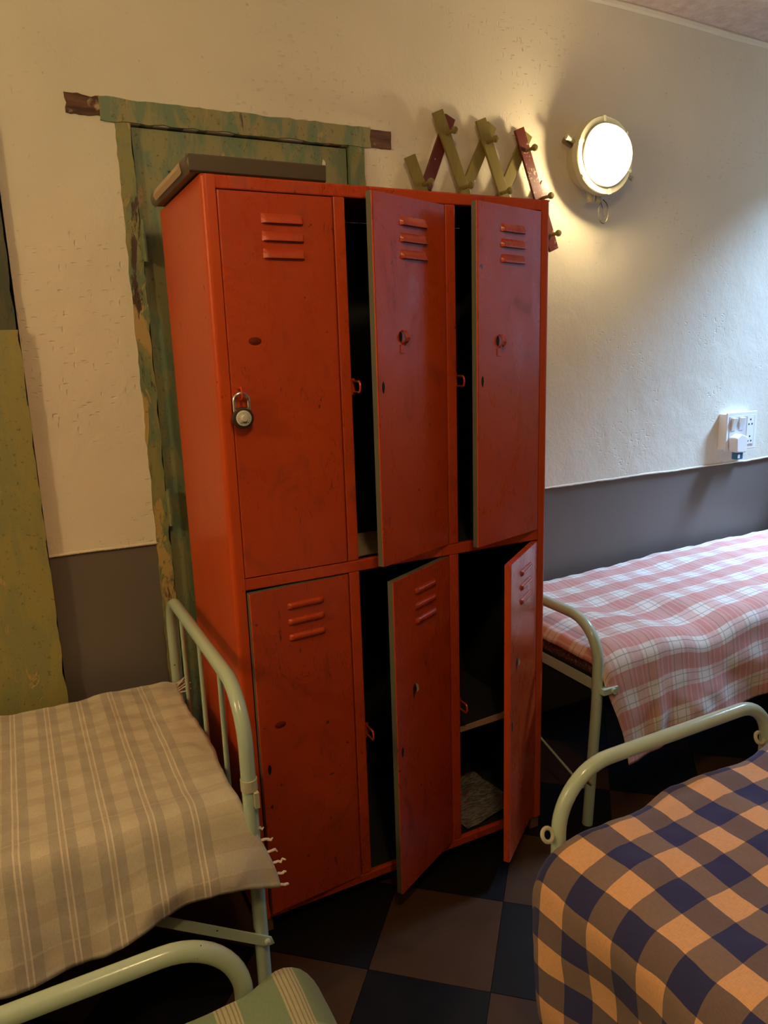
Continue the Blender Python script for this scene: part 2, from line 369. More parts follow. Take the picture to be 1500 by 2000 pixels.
# floor: slab and tiles laid on the diagonal
fl = struct(MB().box((XL-.1, YB-.1, -.1), (XR+.1, YW+.1, -.006)).build('floor', 'grout'))
TS, TA, OX, OY = .2987, -.7276, .2, -.2318
ex = Vector((cos(TA), sin(TA)))*TS; ey = Vector((-sin(TA), cos(TA)))*TS
def clip(poly):
    for ax, lim, sg in ((0, XL, 1), (0, XR, -1), (1, -3.3, 1), (1, YW, -1)):
        out = []
        for i in range(len(poly)):
            a, b = poly[i-1], poly[i]; da, db = (a[ax]-lim)*sg, (b[ax]-lim)*sg
            if da >= 0: out.append(a)
            if da*db < 0: t = da/(da-db); out.append((a[0]+(b[0]-a[0])*t, a[1]+(b[1]-a[1])*t))
        poly = out
        if len(poly) < 3: return []
    return poly
g = .0009; shared = {}
for i in range(-22, 23):
    for j in range(-22, 23):
        c = Vector((OX, OY))+ex*(i+.5)+ey*(j+.5)
        q = [c+ex*(a*(.5-g/TS))+ey*(b*(.5-g/TS)) for a, b in ((-1, -1), (1, -1), (1, 1), (-1, 1))]
        cl = clip([(p.x, p.y) for p in q])
        if len(cl) < 3: continue
        ar = abs(sum(cl[k-1][0]*cl[k][1]-cl[k][0]*cl[k-1][1] for k in range(len(cl))))/2
        if ar < .002: continue
        mat = 'brown_tile' if (i+j) % 2 == 0 else 'black_tile'
        full = ar > (TS-2*g)**2*.999
        if full and mat in shared:
            o = bpy.data.objects.new('tile', shared[mat]); COL.objects.link(o); o.location = (c.x, c.y, 0); o.parent = fl
        else:
            o = MB().prism([(p[0], p[1]) for p in cl], 'z', -.008, 0).build('tile', mat, fl, origin=(c.x, c.y, 0))
            if full: shared[mat] = o.data

# ------------------------------------------------------------------ old green doors
def ragged(x0, x1, z0, z1, amp=.004, step=.02, seed=0, sides='LRTB'):
    pts = []
    def run(a, b, nrm, on):
        L = math.dist(a, b); n = max(1, int(L/step))
        for k in range(n):
            t = k/n; d = amp*(fbm(t*L*14, seed, nrm[0]*3+nrm[1])+.5*fbm(t*L*60, seed, 5)) if on and k else 0
            pts.append((a[0]+(b[0]-a[0])*t+nrm[0]*d, a[1]+(b[1]-a[1])*t+nrm[1]*d))
    run((x0, z0), (x1, z0), (0, -1), 'B' in sides); run((x1, z0), (x1, z1), (1, 0), 'R' in sides)
    run((x1, z1), (x0, z1), (0, 1), 'T' in sides); run((x0, z1), (x0, z0), (-1, 0), 'L' in sides)
    return pts
door1 = struct(empty('door_1', (.3, YW, 0)))
part(MB().prism(ragged(-.105, .685, 2.094, 2.15, .005, seed=3), 'y', YW-.007, YW+.05), 'lintel', 'green_paint', door1)
part(MB().prism(ragged(-.188, -.100, 2.104, 2.152, .006, .01, seed=4), 'y', YW-.004, YW+.05), 'lintel_end', 'bare_wood', door1)
part(MB().prism(ragged(.680, .756, 2.095, 2.146, .002, .01, seed=5), 'y', YW-.006, YW+.05), 'lintel_end', 'bare_wood', door1)
part(MB().prism(ragged(DL-.004, -.030, 0, 2.094, .005, .02, seed=6, sides='LR'), 'y', YW-.004, YW+.08), 'jamb', 'green_paint_worn', door1)
part(MB().prism(ragged(.612, DR+.003, 0, 2.094, .003, .02, seed=7, sides='R'), 'y', YW-.004, YW+.08), 'jamb', 'green_paint_worn', door1)
leaf = part(MB().box((-.026, YW+.034, 0), (.607, YW+.06, 2.088)), 'panel_backing', 'green_paint', door1)
for x0, x1, z0, z1 in ((-.026, .062, 0, 2.088), (.525, .607, 0, 2.088)):
    part(MB().prism(ragged(x0, x1, z0, z1, .0015, .03, seed=x0, sides='LR'), 'y', YW+.012, YW+.034), 'stile', 'green_paint', door1)
for z0, z1 in ((1.985, 2.088), (1.05, 1.2), (0, .22)): part(MB().box((.062, YW+.0125, z0), (.525, YW+.034, z1)), 'rail', 'green_paint', door1)
for z0, z1 in ((.22, 1.05), (1.2, 1.985)):
    a = .012; mb = MB()
    o_ = [(.062, z0), (.525, z0), (.525, z1), (.062, z1)]; i_ = [(.062+.03, z0+.03), (.525-.03, z0+.03), (.525-.03, z1-.03), (.062+.03, z1-.03)]
    vs = [(x, YW+.016, z) for x, z in o_]+[(x, YW+.031, z) for x, z in i_]+[(x, YW+.036, z) for x, z in o_]
    mb.add(vs, [(k, (k+1) % 4, (k+1) % 4+4, k+4) for k in range(4)]+[(k, (k+1) % 4, (k+1) % 4+8, k+8) for k in range(4)])
    part(mb, 'panel_moulding', 'green_paint', door1)
# hinge straps on the left jamb
for z in (1.80, 1.05): part(MB().box((-.034, YW-.010, z-.055), (-.018, YW+.0, z+.045)).tube([(-.024, YW-.012, z-.06), (-.024, YW-.012, z+.05)], .006, 8), 'hinge', 'green_paint_worn', door1)
door2 = struct(empty('door_2', (-.8, YW, 0)))
part(MB().prism(ragged(-.56, ER-.002, 0, 1.562, .006, .025, seed=11, sides='R'), 'y', YW-.028, YW+.08), 'jamb', 'olive_green_paint', door2)
part(MB().prism(ragged(-.56, ER-.006, 1.560, 2.10, .004, .025, seed=12, sides='R'), 'y', YW-.018, YW+.08), 'upper_jamb', 'dark_green_paint', door2)
part(MB().box((EL, YW+.01, 0), (-.562, YW+.05, 2.09)), 'door_leaf', 'green_paint', door2)
part(MB().box((EL-.02, YW+.09, 0), (ER+.05, YW+.19, 2.12)), 'opening_back', 'dark_green_paint', door2)  # added unseen slab, blocks outside light at the gap beside the jamb
part(MB().box((DL-.03, YW+.09, 0), (DR+.03, YW+.19, 2.12)), 'opening_back', 'dark_green_paint', door1)  # added slab here too, closes the opening against outside light

# ------------------------------------------------------------------ the red locker
pw, cw, LD, LH, tt, zm1, zm2, z0, zb = .0292, .2674, .4388, 1.85, .0273, .9653, .9357, .04, .0653
LW = 4*pw+3*cw; X = [pw, pw+cw, 2*pw+cw, 2*pw+2*cw, 3*pw+2*cw, 3*pw+3*cw]
lk = empty('locker', (LW/2, LD/2, 0), 'tall red steel locker with six louvred doors, most ajar, in front of green door', 'locker')
def shell(flip):
    r = .012; t = .0015; pr = [(0, LD)]
    pr += [(0, .05)]+[(r-r*cos(a*pi/16), r-r*sin(a*pi/16)) for a in range(0, 9)]
    pr += [(pw, 0), (pw, .016), (pw-t, .016), (pw-t, t), (r, t)]
    pr += [(t, r), (t, LD)]
    if flip: pr = [(LW-x, y) for x, y in pr]
    return MB().prism(pr, 'z', z0, LH)
for xa in (.0035, LW-.0050): part(MB().box((xa, .018, z0+.012), (xa+.0015, LD-.003, LH-.004)), 'shade_liner', 'dark_metal', lk)  # added dark sheets, standing in for shade on the inner sides
for f in (False, True): part(shell(f), 'side_panel', 'smooth_lit_red_paint', lk, smooth=True)
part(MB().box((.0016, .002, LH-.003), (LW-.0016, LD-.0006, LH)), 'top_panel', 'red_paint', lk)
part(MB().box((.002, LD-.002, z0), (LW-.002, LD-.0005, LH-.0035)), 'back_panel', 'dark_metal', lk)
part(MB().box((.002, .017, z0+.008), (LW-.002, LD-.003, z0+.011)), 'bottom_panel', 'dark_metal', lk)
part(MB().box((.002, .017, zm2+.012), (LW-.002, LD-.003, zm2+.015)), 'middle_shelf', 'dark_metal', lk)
for a, b in ((LH-tt, LH-.0005), (zm2, zm1), (z0, zb)):
    part(MB().box((pw, .0006, a), (LW-pw, .016, b)), 'rail', 'red_paint', lk, bevel=.003)
for x in (X[1], X[3]):
    for a, b in ((zm1, LH-tt), (zb, zm2)): part(MB().box((x, 0, a), (x+pw, .016, b)), 'post', 'red_paint', lk, bevel=.003)
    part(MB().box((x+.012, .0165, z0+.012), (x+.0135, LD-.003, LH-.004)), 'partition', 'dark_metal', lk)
for x in (.008, LW-.038):
    for y in (.006, LD-.036): part(MB().box((x, y, 0), (x+.03, y+.03, z0+.001)), 'foot', 'rust', lk)
# staples the doors close over
for x in (X[0], X[2], X[4]):
    for z in (1.395, .474):
        if x == X[0] and z < 1: continue
        path = [(x+.020, .040, z+.013), (x+.020, .012, z+.013)]+[(x+.020, .004-.008*sin(a*pi/8), z+.013*cos(a*pi/8)) for a in range(0, 9)]+[(x+.020, .012, z-.013), (x+.020, .040, z-.013)]
        if x == X[0]: path = [(p[0], p[1]-.018, p[2]) for p in path]
        mb = MB().tube(path, .0028, 8)
        if x != X[0]: mb.box((x-.014, .036, z-.02), (x+.024, .041, z+.02))
        part(mb, 'staple', 'red_paint', lk, smooth=True)
def louver(flip):
    mb = MB(); L, h, d = .098, .020, .0085; nu, nv = 20, 6; vs = []
    for j in range(nv+1):
        for i in range(nu+1):
            a = i/nu; b = j/nv; e = min(1, min(a, 1-a)/.09); e = math.sqrt(max(0, 1-(1-e)**2)); y = -d*e*sin(b*pi*.5)
            vs.append(((a-.5)*L, y, (h*(.5-b))*(1 if not flip else -1)))
    mb.add(vs, [(j*(nu+1)+i, j*(nu+1)+i+1, (j+1)*(nu+1)+i+1, (j+1)*(nu+1)+i) for j in range(nv) for i in range(nu)])
    vs = []; s = -1 if not flip else 1
    for i in range(nu+1):
        a = i/nu; e = min(1, min(a, 1-a)/.09); e = math.sqrt(max(0, 1-(1-e)**2))
        vs += [((a-.5)*L, -d*e, s*h*.5), ((a-.5)*L, -d*e*.55, s*h*.42), ((a-.5)*L, 0, s*h*.40)]
    n = len(mb.v)
    mb.add(vs, [(3*i, 3*i+3, 3*i+4, 3*i+1) for i in range(nu)], 0); mb.add(vs, [(3*i+1, 3*i+4, 3*i+5, 3*i+2) for i in range(nu)], 1)
    return mb
louver_mesh = {}
def pill():
    mb = MB(); L, h, d = .098, .017, .007; vs = []; nu, nv = 24, 8
    for j in range(nv+1):
        for i in range(nu+1):
            a = (i/nu-.5)*L; b = (j/nv-.5)*h; r = h/2; ax = max(0, abs(a)-(L/2-r)); q = min(1, (ax*ax+b*b)/(r*r))
            vs.append((a, -d*math.sqrt(1-q), b))
    return mb.add(vs, [(j*(nu+1)+i, j*(nu+1)+i+1, (j+1)*(nu+1)+i+1, (j+1)*(nu+1)+i) for j in range(nv) for i in range(nu)])
def locker_door(col, upper, ang, label, hasp=None, edge='grey_green_metal', torn=None):
    xh = X[2*col+1]-.0015; w = cw-.003; a, b = (zm1+.0025, LH-tt-.0025) if upper else (zb+.0025, zm2-.0025)
    T = .017; mb = MB()
    # pressed sheet door: front skin with slightly rounded edges, darker return flange
    prof = [(-w, .003), (-w+.0012, .0006), (-w+.004, 0), (-.004, 0), (-.0012, .0006), (0, .003)]
    n = len(prof); vs = [(x, y, a) for x, y in prof]+[(x, y, b) for x, y in prof]
    mb.add(vs, [(i, i+1, i+1+n, i+n) for i in range(n-1)], 0)
    vs = [(-w, .003, a), (0, .003, a), (0, T, a), (-w, T, a), (-w, .003, b), (0, .003, b), (0, T, b), (-w, T, b)]
    mb.add(vs, [(0, 3, 7, 4), (1, 2, 6, 5), (3, 2, 6, 7), (0, 1, 2, 3), (4, 5, 6, 7)], 1)
    top = [(x, y, a) for x, y in prof]; mb.add(top, [tuple(range(n))], 0); mb.add([(x, y, b) for x, y in prof], [tuple(range(n))], 0)
    o = mb.build('door', ['red_paint', edge]); o.location = (xh, -.0008, 0); o.rotation_euler = (0, 0, rad(ang))
    o.parent = lk; o.matrix_parent_inverse = Matrix.Translation(-lk.location); o['label'] = label
    key = upper
    for k in range(3):
        z = b-(.052+.0365*k) if upper else b-(.050+.040*k)
        if key not in louver_mesh:
            q = (louver(False) if upper else pill()).build('louvre', ['red_paint', 'slot_black'], o, smooth=True); louver_mesh[key] = q.data
        else:
            q = bpy.data.objects.new('louvre', louver_mesh[key]); COL.objects.link(q); q.parent = o
            md = q.modifiers.new('split', 'EDGE_SPLIT'); md.split_angle = rad(42)
        q.location = (-w*.46, .0002, z)
    zs = 1.395 if upper else .474
    if not (col == 0 and upper):
        s = MB(); s.prism([(.0035*cos(t)*(1+.3*(abs(sin(t)) < .5)), .014*sin(t)) for t in [2*pi*i/12 for i in range(12)]], 'y', -.0006, .001)
        q = s.build('lock_slot', 'slot_black', o); q.location = (-w+.0195, 0, zs)
    if hasp:
        hx, hz, kind = hasp
        if kind == 'tongue':     # punched-out hasp: dark hole and the bent tab
            s = MB(); s.prism([(.006*cos(t), .012*sin(t)) for t in [2*pi*i/14 for i in range(14)]], 'y', -.0006, .001); q = s.build('hasp_hole', 'slot_black', o); q.location = (hx-.004, 0, hz+.004)
            s = MB(); pr = [(-.0005, .020), (-.010, .014), (-.016, .002), (-.013, -.006), (-.004, -.010), (-.0005, -.016)]
            pr = pr+[(y+.0022, z) for y, z in reversed(pr)]; s.prism(pr, 'x', .001, .013); q = s.build('hasp_tab', 'red_paint', o, bevel=.0006); q.location = (hx, 0, hz)
            s = MB().box((-.007, -.0022, -.034), (.007, 0, -.014)); q = s.build('hasp_plate', 'red_paint', o, bevel=.001); q.location = (hx, 0, hz)
        elif kind == 'dent':
            s = MB(); s.lathe([(.0001, -.0030), (.006, -.0026), (.010, -.0012), (.014, 0)], (0, 0, 0), 'y', 16)
            for v in s.v: v.x *= 1.1; v.z *= .65
            q = s.build('hasp_stub', 'dark_red', o, smooth=True); q.location = (hx, 0, hz)
        elif kind == 'torn':
            s = MB(); s.add([(-.004, -.0005, -.022), (.002, -.0005, -.012), (.010, -.0005, -.002), (.011, -.0005, .012), (.004, -.0005, .020), (-.006, -.0005, .010)], [(0, 1, 2, 3, 4, 5)])
            q = s.build('torn_hole', 'slot_black', o); q.location = (hx, 0, hz)
            s = MB(); s.add([(.004, -.0006, .021), (.013, -.004, .014), (.013, -.006, .0), (.006, -.0045, -.006), (.011, -.0006, .004)], [(0, 1, 2, 3, 4)])
            q = s.build('torn_flap', 'card', o); q.location = (hx, 0, hz)
    return o
W_ = cw-.003
locker_door(0, True, 0.0, 'closed upper left door held by a round padlock', (-W_*.765, 1.508, 'dent'))
locker_door(1, True, 21.5, 'upper middle door standing ajar', (-W_*.66, 1.505, 'tongue'))
locker_door(2, True, 16.5, 'upper right door standing ajar', (-W_*.68, 1.49, 'tongue'))
locker_door(0, False, 4.5, 'lower left door barely open', (-W_*.79, .585, 'dent'))
locker_door(1, False, 27.5, 'lower middle door standing open', (-W_*.70, .62, 'torn'))
locker_door(2, False, 37.0, 'lower right door, widest open of the six', (-W_*.78, .64, 'torn'), edge='red_paint')
# inner shelf in the lower right compartment and scraps left inside
o = part(MB().box((X[4]+.003, .062, -.003), (X[5]-.003, .40, .001)), 'inner_shelf', 'dark_metal', lk); o.location.z = .38; o.matrix_parent_inverse = Matrix.Translation(-lk.location)
part(MB().prism([(X[4]+.002, .370), (X[5]-.08, .374), (X[5]-.004, .385), (X[5]-.004, .402), (X[5]-.10, .392), (X[4]+.002, .384)], 'y', .055, .060), 'shelf_lip', 'card', lk)
def sheet(name, x0, x1, y0, y1, z, mat, label, cat, amp=.004, rot=0):
    mb = MB(); n = 14; vs = []
    for s_ in (0, .0012):
        for j in range(n+1):
            for i in range(n+1):
                x, y = x0+(x1-x0)*i/n, y0+(y1-y0)*j/n; dx, dy = x-(x0+x1)/2, y-(y0+y1)/2
                vs.append(((x0+x1)/2+dx*cos(rot)-dy*sin(rot), (y0+y1)/2+dx*sin(rot)+dy*cos(rot), z+s_+amp*(1+fbm(x, y, z, 14))))
    k = (n+1)**2; G = [(j*(n+1)+i, j*(n+1)+i+1, (j+1)*(n+1)+i+1, (j+1)*(n+1)+i) for j in range(n) for i in range(n)]
    mb.add(vs, G+[tuple(q+k for q in f) for f in G])
    return tag(mb.build(name, mat, smooth=True), label, cat)
sheet('newspaper', X[4]+.02, X[5]-.03, .045, .30, z0+.011, 'newsprint', 'crumpled printed paper in the bottom of the lower right locker compartment', 'paper', .012, .15)
sheet('paper_sheet', X[2]+.03, X[3]-.03, .04, .26, zm2+.0155, 'card', 'brown paper sheet lying inside the upper middle locker compartment', 'paper', .008, -.1)

# ------------------------------------------------------------------ combination padlock
pl = empty('padlock', (.0475, -.016, 1.342), 'round combination padlock with pale dial and steel shackle on red door', 'padlock')
cx, cz = .0475, 1.342
part(MB().lathe([(.020, -.008), (.0235, -.0095), (.0245, -.013), (.0245, -.021), (.0225, -.0245), (.019, -.0255)], (cx, 0, cz), 'y', 40), 'lock_body', 'lock_black', pl, smooth=True)
part(MB().lathe([(.0165, -.0255), (.0175, -.0265), (.0168, -.029), (.015, -.0298)], (cx, 0, cz), 'y', 40), 'dial', 'dial', pl, smooth=True)
part(MB().lathe([(.0078, -.0298), (.0076, -.034), (.0064, -.0358), (.002, -.036)], (cx, 0, cz), 'y', 20), 'dial_knob', 'dial', pl, smooth=True)
mb = MB()
for k in range(20):
    a = 2*pi*k/20; L = .0022 if k % 5 else .0036; c_, s_ = cos(a), sin(a); w2 = .0005
    r0, r1 = .0142, .0142-L
    mb.add([(cx+r*c_-q*s_, -.03, cz+r*s_+q*c_) for r, q in ((r0, -w2), (r0, w2), (r1, w2), (r1, -w2))], [(0, 1, 2, 3)])
for a, b in ((-.0095, -.0045), (-.0035, .0005), (.0015, .0055), (.0065, .0095)): mb.box((cx+a, -.0302, cz-.0108), (cx+b, -.0299, cz-.0088))
part(mb, 'dial_marks', 'dial_mark', pl)
pth = [(cx-.0165, -.0165, cz+.012), (cx-.0165, -.0165, cz+.034)]+[(cx-.0165*cos(a*pi/10), -.0165, cz+.038+.0165*sin(a*pi/10)) for a in range(11)]+[(cx+.0165, -.0165, cz+.034), (cx+.0165, -.0165, cz+.012)]
part(MB().tube(pth, .0042, 12), 'shackle', 'chrome', pl, smooth=True)

# ------------------------------------------------------------------ tray lying on top of the locker
tr = empty('metal_tray', (.12, .2, LH), 'dark brown folded sheet metal tray lying on top of the red locker', 'tray')
zt = LH+.0005
part(MB().box((-.016, .012, zt+.004), (.283, .40, zt+.006)), 'tray_bottom', 'tray_metal', tr)
part(MB().prism([(.006, zt), (.0, zt+.004), (-.002, zt+.034), (.003, zt+.037), (.003, zt+.008), (.012, zt+.004)], 'x', -.022, .283), 'front_rim', 'tray_metal', tr, bevel=.001)
pr = [(-.018, zt+.002), (-.026, zt+.008), (-.029, zt+.020), (-.026, zt+.032), (-.018, zt+.036), (-.018, zt+.033), (-.023, zt+.029), (-.025, zt+.02), (-.022, zt+.010), (-.014, zt+.006)]
part(MB().prism(pr, 'y', .003, .40), 'left_rim', 'tray_metal', tr, smooth=True)
part(MB().prism([(-.030, zt+.004), (-.036, zt+.014), (-.031, zt+.028), (-.0295, zt+.02), (-.027, zt+.009)], 'y', .05, .33), 'pale_flap', 'card', tr, smooth=True)
part(MB().box((.281, .003, zt+.004), (.283, .40, zt+.030)), 'right_rim', 'tray_metal', tr)
part(MB().box((-.018, .398, zt+.004), (.283, .40, zt+.034)), 'back_rim', 'tray_metal', tr)
part(MB().add([(.276, .006, zt+.030), (.285, .006, zt+.030), (.285, .006, zt+.044), (.280, .006, zt+.049), (.276, .008, zt+.030), (.285, .008, zt+.030), (.285, .008, zt+.044), (.280, .008, zt+.049)], [(0, 1, 2, 3), (7, 6, 5, 4), (0, 4, 5, 1), (1, 5, 6, 2), (2, 6, 7, 3), (3, 7, 4, 0)]), 'paper_corner', 'paper', tr)

# ------------------------------------------------------------------ folding peg rack on the wall
rk = empty('peg_rack', (1.08, YW, 1.98), 'expanding zigzag wooden peg rack of olive and maroon slats on wall above locker', 'peg rack')
def slat(a, b, y, mat, w=.040, t=.010):
    A, B = Vector((a[0], 0, a[1])), Vector((b[0], 0, b[1])); d = (B-A).normalized(); n = Vector((-d.z, 0, d.x))*(w/2); mb = MB()
    q = [A-n, A+n, B+n, B-n]; mb.prism([(p.x, p.z) for p in q], 'y', y, y+t); part(mb, 'slat', mat, rk, bevel=.0015)
YF, YK = YW-.036, YW-.020
slat((.872, 1.985), (.967, 2.207), YK, 'maroon_wood'); slat((1.02, 1.985), (1.130, 2.199), YK, 'olive_varnish'); slat((1.171, 1.985), (1.277, 2.186), YK, 'olive_varnish')
slat((1.29, 1.90), (1.357, 2.034), YK, 'peeling_maroon')
slat((.806, 2.074), (.915, 1.82), YF, 'olive_varnish'); slat((.910, 2.214), (1.075, 1.83), YF, 'olive_varnish'); slat((1.073, 2.206), (1.235, 1.82), YF, 'olive_varnish'); slat((1.228, 2.193), (1.385, 1.81), YF, 'peeling_maroon')
for (xa, za) in ((.872, 1.985), (1.02, 1.985), (1.171, 1.985)): slat((xa, za), (xa-.08, za-.165), YK, 'olive_varnish')
for x, z in ((.944, 2.150), (1.100, 2.138), (1.258, 2.126), (.853, 1.992), (1.004, 1.992), (1.157, 1.985), (1.33, 1.98), (1.365, 1.86)):
    part(MB().lathe([(.006, 0), (.0055, -.022), (.0065, -.032), (.011, -.040), (.0115, -.046), (.007, -.052), (.001, -.053)], (x, YF, z), 'y', 14), 'peg', 'olive_varnish', rk, smooth=True)
part(MB().lathe([(.0035, 0), (.003, -.002)], (.905, YK, 2.075), 'y', 10), 'screw', 'chrome', rk)

# ------------------------------------------------------------------ bulkhead wall lamp
LX, LZ, LY = 1.562, 2.124, .505
lp = empty('wall_lamp', (LX, YW, LZ), 'lit round bulkhead lamp with pale metal rim on the plaster wall', 'lamp')
part(MB().lathe([(.100, YW-LY+.002), (.108, .06), (.116, .03), (.119, .012), (.119, .004)], (LX, LY, LZ), 'y', 48), 'housing', 'lamp_paint', lp, smooth=True)
def ring(r0, r1, ya, yb, seg=64):
    mb = MB(); vs = []
    for k in range(seg):
        a = 2*pi*k/seg
        for r, y in ((r1, ya+.003), (r1-.003, ya), (r0+.003, ya), (r0, ya+.003), (r0, yb), (r1, yb)): vs.append((LX+r*cos(a), y, LZ+r*sin(a)))
    return mb.add(vs, [(k*6+i, k*6+(i+1) % 6, ((k+1) % seg)*6+(i+1) % 6, ((k+1) % seg)*6+i) for k in range(seg) for i in range(6)])
part(ring(.104, .129, LY-.014, LY+.012), 'rim_ring', 'lamp_paint', lp, smooth=True)
part(ring(.100, .106, LY-.020, LY-.010), 'inner_ring', 'lamp_paint', lp, smooth=True)
mb = MB(); pr = [(.103*cos(t), -.088*sin(t)-.004) for t in [pi/2*i/14 for i in range(14)]]+[(.0015, -.092)]
mb = MB(); seg = 56; vs = []
for r, t in pr:
    for k in range(seg): a = 2*pi*k/seg; vs.append((LX+r*cos(a), LY+t, LZ+r*sin(a)))
mb.add(vs, [(i*seg+k, i*seg+(k+1) % seg, (i+1)*seg+(k+1) % seg, (i+1)*seg+k) for i in range(len(pr)-1) for k in range(seg)])
part(mb, 'glass_dome', 'lamp_glass', lp, smooth=True)
for ang in (95, 160, 215, 280, 340, 40):
    a = rad(ang); d = Vector((cos(a), 0, sin(a))); t = Vector((-sin(a), 0, cos(a))); c = Vector((LX, LY, LZ))+d*.119
    mb = MB(); vs = [c+d*x*.010+t*y*.005+Vector((0, z, 0)) for x in (-1, 1) for y in (-1, 1) for z in (-.018, -.012)]
    mb.add(vs, [(0, 1, 3, 2), (4, 6, 7, 5), (0, 4, 5, 1), (2, 3, 7, 6), (0, 2, 6, 4), (1, 5, 7, 3)]); part(mb, 'rim_clip', 'lamp_paint', lp, bevel=.001)
for ang in (162, -22):
    a = rad(ang); d = Vector((cos(a), 0, sin(a))); c = Vector((LX, LY+.01, LZ))
    part(MB().tube([c+d*.118, c+d*.158], [.0075, .0060], 12).tube([c+d*.158, c+d*.166], .0085, 10), 'wing_bolt', 'lamp_paint', lp, smooth=True)
a = rad(160); d = Vector((cos(a), 0, sin(a)))
part(MB().tube([Vector((LX, YW-.035, LZ))+d*.10, Vector((LX, YW-.035, LZ))+d*.15], .013, 10), 'hinge_lug', 'dark_wire', lp, smooth=True)
for dx in (-.022, .016):
    part(MB().tube([(LX+dx, LY+.035, LZ-.105), (LX+dx, LY+.035, LZ-.140)], .012, 14).tube([(LX+dx, LY+.035, LZ-.138), (LX+dx, LY+.035, LZ-.147)], .0145, 14), 'cable_gland', 'lamp_paint', lp, smooth=True)
lo = [(LX+.018, LY+.03, LZ-.14)]+[(LX+.030+.024*sin(t), LY+.022, LZ-.180+.038*cos(t)) for t in [-.5-(2*pi-1.0)*i/18 for i in range(19)]]+[(LX+.034, LY+.03, LZ-.135)]
part(MB().tube(lo, .0020, 8).tube([(LX+.020, LY+.023, LZ-.15), (LX+.040, LY+.021, LZ-.214)], .0016, 8), 'wire_loop', 'dark_wire', lp, smooth=True)
bl = light('bulb_glow', 'POINT', (LX-.058, LY-.068, LZ-.042), 13, (1.0, .76, .42), .026); kid(bl, lp)

# ------------------------------------------------------------------ switchboard and charger
sb = empty('switchboard', (2.426, YW, 1.01), 'white plastic switchboard with two rocker switches and a socket on wall', 'switchboard')
part(MB().box((2.338, YW-.040, 1.012), (2.520, YW+.001, 1.166)), 'back_box', 'white_plastic', sb, bevel=.004)
part(MB().box((2.332, YW-.046, 1.006), (2.526, YW-.039, 1.172)), 'cover_plate', 'white_plastic', sb, bevel=.003)
part(MB().box((2.348, YW-.048, 1.022), (2.510, YW-.0455, 1.155)), 'module_panel', 'switch_grey', sb, bevel=.001)
for x in (2.358, 2.408):
    pr = [(YW-.048, 1.094), (YW-.050, 1.094), (YW-.060, 1.148), (YW-.048, 1.150)]
    part(MB().prism(pr, 'x', x, x+.026), 'switch', 'white_plastic', sb, bevel=.001)
part(MB().box((2.458, YW-.0495, 1.028), (2.502, YW-.0475, 1.150)), 'socket', 'white_plastic', sb, bevel=.001)
for x, z in ((2.480, 1.136), (2.470, 1.116), (2.490, 1.116), (2.480, 1.062), (2.470, 1.042), (2.490, 1.042)):
    part(MB().lathe([(.0042, -.0002), (.0042, .001)], (x, YW-.0497, z), 'y', 12), 'socket_hole', 'slot_black', sb)
part(MB().lathe([(.004, -.0006), (.004, .001)], (2.371, YW-.048, 1.062), 'y', 12), 'indicator', 'rust', sb)
ch = empty('charger', (2.385, YW-.05, 1.0), 'small white plug-in charger with blue connector hanging from the switchboard', 'charger')
part(MB().prism([(2.352, 1.004), (2.414, 1.000), (2.420, 1.068), (2.380, 1.082), (2.346, 1.066)], 'y', YW-.090, YW-.0485), 'charger_body', 'white_plastic', ch, bevel=.005)
part(MB().box((2.362, YW-.083, .972), (2.402, YW-.056, 1.006)), 'connector', 'blue_plug', ch, bevel=.003)
part(MB().box((2.367, YW-.085, .978), (2.379, YW-.082, .994)), 'connector_label', 'white_plastic', ch)

# ------------------------------------------------------------------ beds
def rbox(name, a, b, r, mat, label, cat):
    o = MB().box(a, b).build(name, mat); md = o.modifiers.new('bevel', 'BEVEL'); md.width = r; md.segments = 5; o.data.shade_smooth(); return tag(o, label, cat)
def endframe(axis, c, y0, y1, zt, r0, r1, rad_, b0=None, b1=None):
    # bent-tube end: plane axis = c, legs at y0 and y1
    b0 = y0 if b0 is None else b0; b1 = y1 if b1 is None else b1
    P = [(b0, 0), (y0, zt-.25), (y0, zt), (y1, zt), (y1, zt-.25), (b1, 0)]
    P3 = [(c, p, z) if axis == 'x' else (p, c, z) for p, z in P]
    return MB().tube(fillet(P3, [2.0, r0, r1, 2.0], 12), rad_, 18)
# --- left bed, along the back wall
XB = -.062
b1 = empty('iron_bed', (-1.0, .13, 0), 'mint green tube bed along the wall left of the locker, with thin spindles', 'bed')
part(endframe('x', XB, .505, -.245, .797, .10, .15, .0158, .50, -.255), 'end_frame', 'mint_paint', b1, smooth=True)
for y in (.345, .135, -.06): part(MB().tube([(XB, y, .44), (XB, y, .79)], .0062, 10), 'spindle', 'mint_paint', b1, smooth=True)
part(MB().tube([(XB, .505, .44), (XB, -.245, .44)], .011, 12), 'cross_tube', 'mint_paint', b1, smooth=True)
part(endframe('x', -1.92, .505, -.245, .70, .10, .15, .0158), 'end_frame', 'mint_paint', b1, smooth=True)
for y in (-.225, .485): part(MB().box((-1.92, y-.003, .425), (XB, y+.003, .462)).box((-1.92, y-.003 if y < 0 else y-.03, .425), (XB, y+.03 if y < 0 else y+.003, .430)), 'side_rail', 'mint_paint', b1)
for i in range(9): part(MB().box((-1.80+i*.2, -.222, .4305), (-1.77+i*.2, .482, .4335)), 'slat', 'rust', b1)
mb = MB(); A, B = Vector((-.40, -.232, .425)), Vector((-.050, -.272, .222)); d = (B-A).normalized(); n = Vector((-d.z, 0, d.x))*.011; t4 = Vector((0, .004, 0))
